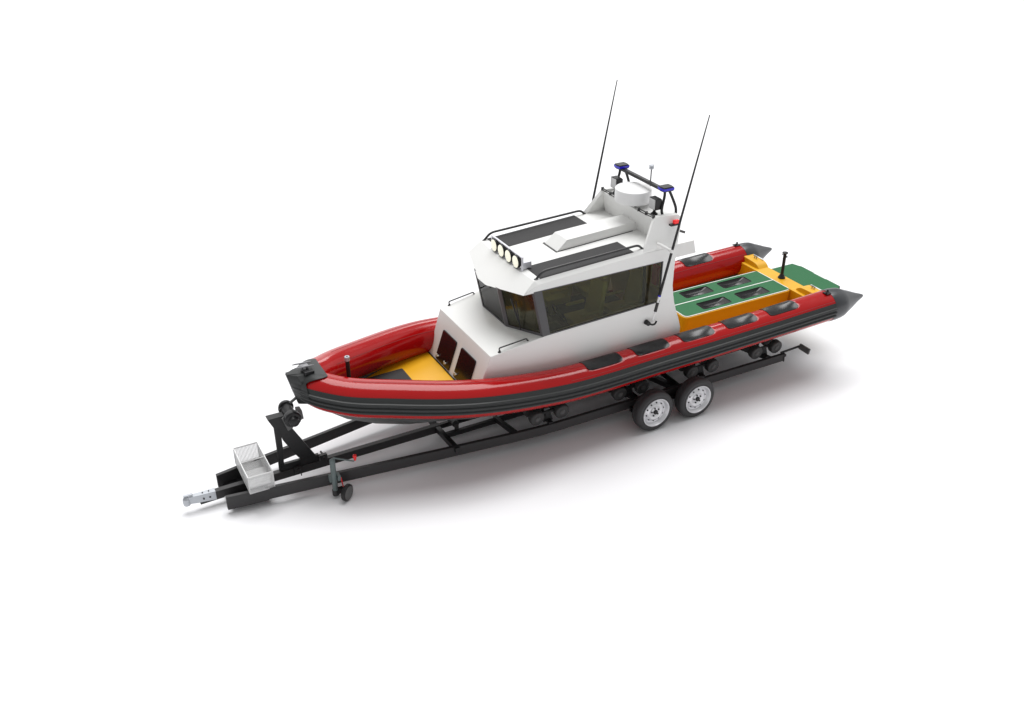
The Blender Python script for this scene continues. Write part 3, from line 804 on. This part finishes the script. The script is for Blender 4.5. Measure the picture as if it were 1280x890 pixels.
# jockey wheel
mb = MB(); jx, jy = -2.835, -.60
mb.cyl((jx, jy, .10), (jx, jy, .595), .037, n=20); mb.cyl((jx, jy, .595), (jx, jy, .62), .037, .015, n=20)
jk = mb.build('jockey_stand', 'gtube', tr)
mb = MB(); mb.cyl((jx, jy, -.0+.04), (jx, jy, .12), .045, n=20); mb.box((jx+.05, jy, .09), (.10, .05, .08)); mb.build('jockey_fork', 'steel', jk)
mb = MB(); mb.box((jx, jy+.03, .30), (.12, .06, .10)); mb.box((jx+.055, jy-.01, .32), (.04, .10, .08)); mb.build('jockey_clamp', 'gtube', jk, bevel=.005)
mb = MB(); mb.tube([(jx, jy, .615), (jx+.02, jy, .625), (jx+.27, jy-.05, .52), (jx+.285, jy-.05, .535)], .011, 8)
ck = mb.build('jockey_crank', 'gtube', jk)
mb = MB(); mb.lathe((jx+.29, jy-.05, .525), (.0, 0, 1), [(.010, 0), (.018, .02), (.026, .06), (.025, .085), (.01, .095)], 14); mb.build('crank_grip', 'redp', jk)
mb = MB(); mb.beam((jx+.085, jy-.02, .30), (jx+.10, jy-.03, .155), .012, .022, up=(0,1,0)); mb.build('jockey_lever', 'redp', jk)
mb = MB(); c = V((jx+.115, jy-.13, .118)); ax = V((.62, -.78, 0)).normalized()
mb.lathe(c-ax*.035, ax, [(.06, 0), (.10, .002), (.116, .014), (.118, .035), (.116, .054), (.099, .066)], 32)
jw = mb.build('jockey_wheel', 'black', jk)
mb = MB(); mb.lathe(c+ax*.028, ax, [(.098, 0), (.094, .006), (.075, .004), (.03, .010), (.012, .014)], 24); mb.build('wheel_hub', 'rollin', jw)
mb = MB(); mb.cyl((c.x, jy+.02, c.z), (c.x, c.y, c.z), .014, n=10); mb.build('jockey_axle', 'steel', jk)

# road wheels
RW = .32
def wheel(x, s):
    yo = s*1.335; ax = V((0, s, 0)); W = .20
    c = V((x, yo-s*W, RW))
    mb = MB(); mb.lathe(c, ax, [(.225, .012), (.245, 0), (.285, .004), (.309, .022), (.319, .045), (.32, .07), (.314, .072), (.314, .082), (.32, .084), (.32, .098), (.314, .1), (.314, .108), (.32, .11), (.32, .13), (.319, .155), (.309, .178), (.285, .196), (.245, .2), (.225, .19), (.218, .1)], 64, close=True)
    wh = mb.build('road_wheel', 'tyre', tr, smooth=30)
    mb = MB(); o = V((x, yo, RW))
    mb.lathe(o, ax, [(.228, -.005), (.226, .004), (.215, .003), (.208, -.012), (.192, -.03), (.185, -.05), (.168, -.055), (.155, -.05), (.135, -.028), (.115, -.020), (.09, -.026), (.075, -.034), (.06, -.034), (.05, -.030), (.02, -.03)], 56)
    mb.bm.faces.remove(max(mb.bm.faces, key=lambda f: f.calc_area()))
    rm = mb.build('wheel_rim', 'rim', wh, smooth=28)
    mb = MB()
    for k in range(10):
        a = 2*math.pi*k/10+.2; p = o+V((math.cos(a)*.148, 0, math.sin(a)*.148)); mb.cyl(p-ax*.05, p-ax*.034, .012, n=10)
    for k in range(5):
        a = 2*math.pi*k/5+.5; p = o+V((math.cos(a)*.062, 0, math.sin(a)*.062)); mb.cyl(p-ax*.04, p-ax*.020, .0125, n=8)
    mb.parts('wheel_nut', 'steel2', wh)
    mb = MB(); mb.lathe(o, ax, [(.036, -.04), (.036, -.012), (.03, -.006), (.005, -.006)], 18); mb.build('hub_cap', 'steel2', wh)
for s in (-1, 1):
    for x in (1.809, 2.572): wheel(x, s)
for x in (1.809, 2.572):
    mb = MB(); mb.cyl((x, -1.2, .31), (x, 1.2, .31), .03, n=14) if False else mb.beam((x, -1.15, .30), (x, 1.15, .30), .05, .05)
    mb.build('axle', 'black', tr)
for s in (-1, 1):
    mb = MB()
    for x in (1.809, 2.572): mb.beam((x+.0, s*1.0, .31), (x+.22, s*1.0, .24), .03, .06); 
    mb.bb(1.6, 2.9, s*.975-.02, s*.975+.02, .2, .27)
    mb.build('suspension_arm', 'black', tr)

# hull rollers, pairs on rockers
def rollers(x, s):
    xa, xb, z = x, x+.405, .482
    mb = MB(); mb.beam((xa-.02, s*.80, z+.02), (xb+.02, s*.80, z+.03), .03, .035); mb.prism([(x+.13, s*.80-.02, .36), (x+.28, s*.80-.02, .36), (x+.24, s*.80-.02, z+.03), (x+.17, s*.80-.02, z+.03)], (0, .04, 0))
    mb.beam((x+.2, s*.91, .375), (x+.2, s*.60, .40), .07, .03); mb.beam((xa-.02, s*.64, z+.06), (xb+.02, s*.64, z+.07), .03, .03); mb.bb(x+.18, x+.22, s*.66-.015, s*.66+.015, .40, z+.06)
    rk = mb.build('roller_rocker', 'steel2', tr)
    for xx in (xa, xb):
        a = V((0, s, -.12)).normalized()
        c = V((xx, s*.885, z))
        mb = MB(); mb.lathe(c, -a, [(.05, .0), (.100, .0), (.109, .009), (.112, .02), (.112, .08), (.104, .10), (.09, .105), (.03, .105)], 36)
        mb.lathe(c-a*.20, -a, [(.04, -.002), (.095, .0), (.106, .01), (.106, .06), (.095, .075), (.03, .078)], 30)
        rl = mb.build('hull_roller', 'roller', rk, smooth=35)
        mb = MB(); mb.lathe(c, a, [(.040, .0), (.040, .006), (.034, .007), (.032, .003), (.024, .003), (.022, .009), (.003, .010)], 20); mb.build('roller_hub', 'rollin', rl)
for s in (-1, 1):
    for x in (.08, 1.475, 2.79, 4.065): rollers(x, s)

# rear lamp bar
for s in (-1, 1):
    mb = MB(); mb.beam((4.56, s*.90, .375), (4.95, s*.90, .395), .03, .022); br = mb.build('rear_marker_arm', 'steel', tr)
    mb = MB(); mb.prism([(4.95, s*.895, .435), (4.95, s*1.115, .435), (4.95, s*1.10, .335), (4.95, s*.88, .34)], (.03, 0, 0)); mb.build('rear_marker_board', 'rollin', br, bevel=.003)
    mb = MB(); mb.box((4.60, s*.915, .30), (.012, .075, .15)); mb.box((4.62, s*.93, .33), (.03, .04, .04)); mb.build('rail_end_cap', 'steel', tr)

for o in list(bpy.data.objects):
    if 'wl' in o: del o['wl']

# ------------------------------------------------------------------ world, light, camera
w = bpy.data.worlds.new("World"); S.world = w; w.use_nodes = True
nt = w.node_tree; bg = nt.nodes['Background']
bg.inputs[0].default_value = (1, 1, 1.0, 1); bg.inputs[1].default_value = .44
def sun(name, e, ang, d, col=(1, 1, 1)):
    su = bpy.data.lights.new(name, 'SUN'); su.energy = e; su.angle = R(ang); su.color = col
    so = bpy.data.objects.new(name+'_light', su); COL.objects.link(so)
    so.rotation_euler = V(d).normalized().to_track_quat('-Z', 'Y').to_euler(); so.location = (-3, 4, 9)
sun('key', 2.55, 42, (-.27, -.24, -1))
sun('hard_key', .3, 11, (.10, -.42, -1))
sun('far_side_fill', .9, 60, (.0, -1, -.5))  # added fill, set low to reach beneath the hull and lift the shade
sun('stern_fill', .35, 55, (-1, .05, -.4))  # added fill from aft, brightens the shadowed ground under the boat
sun('aft_quarter_softbox', .14, 11, (-.55, -.75, -.50))

cam = bpy.data.cameras.new('camera'); co = bpy.data.objects.new('camera', cam); COL.objects.link(co)
cam.sensor_width = 36; cam.lens = 1186.3/1280*36; cam.clip_end = 1000; cam.clip_start = .1
th, yw = R(29.60), R(61.77)
fw = V((math.cos(th)*math.cos(yw), math.cos(th)*math.sin(yw), -math.sin(th)))
co.location = (-5.52994, -10.55863, 7.86083)
co.rotation_euler = fw.to_track_quat('-Z', 'Y').to_euler()
S.camera = co
S.view_settings.view_transform = 'Standard'; S.view_settings.look = 'None'
S.view_settings.exposure = 0; S.view_settings.gamma = 1
S.render.resolution_x = 1024; S.render.resolution_y = 712
S.render.engine = 'CYCLES'
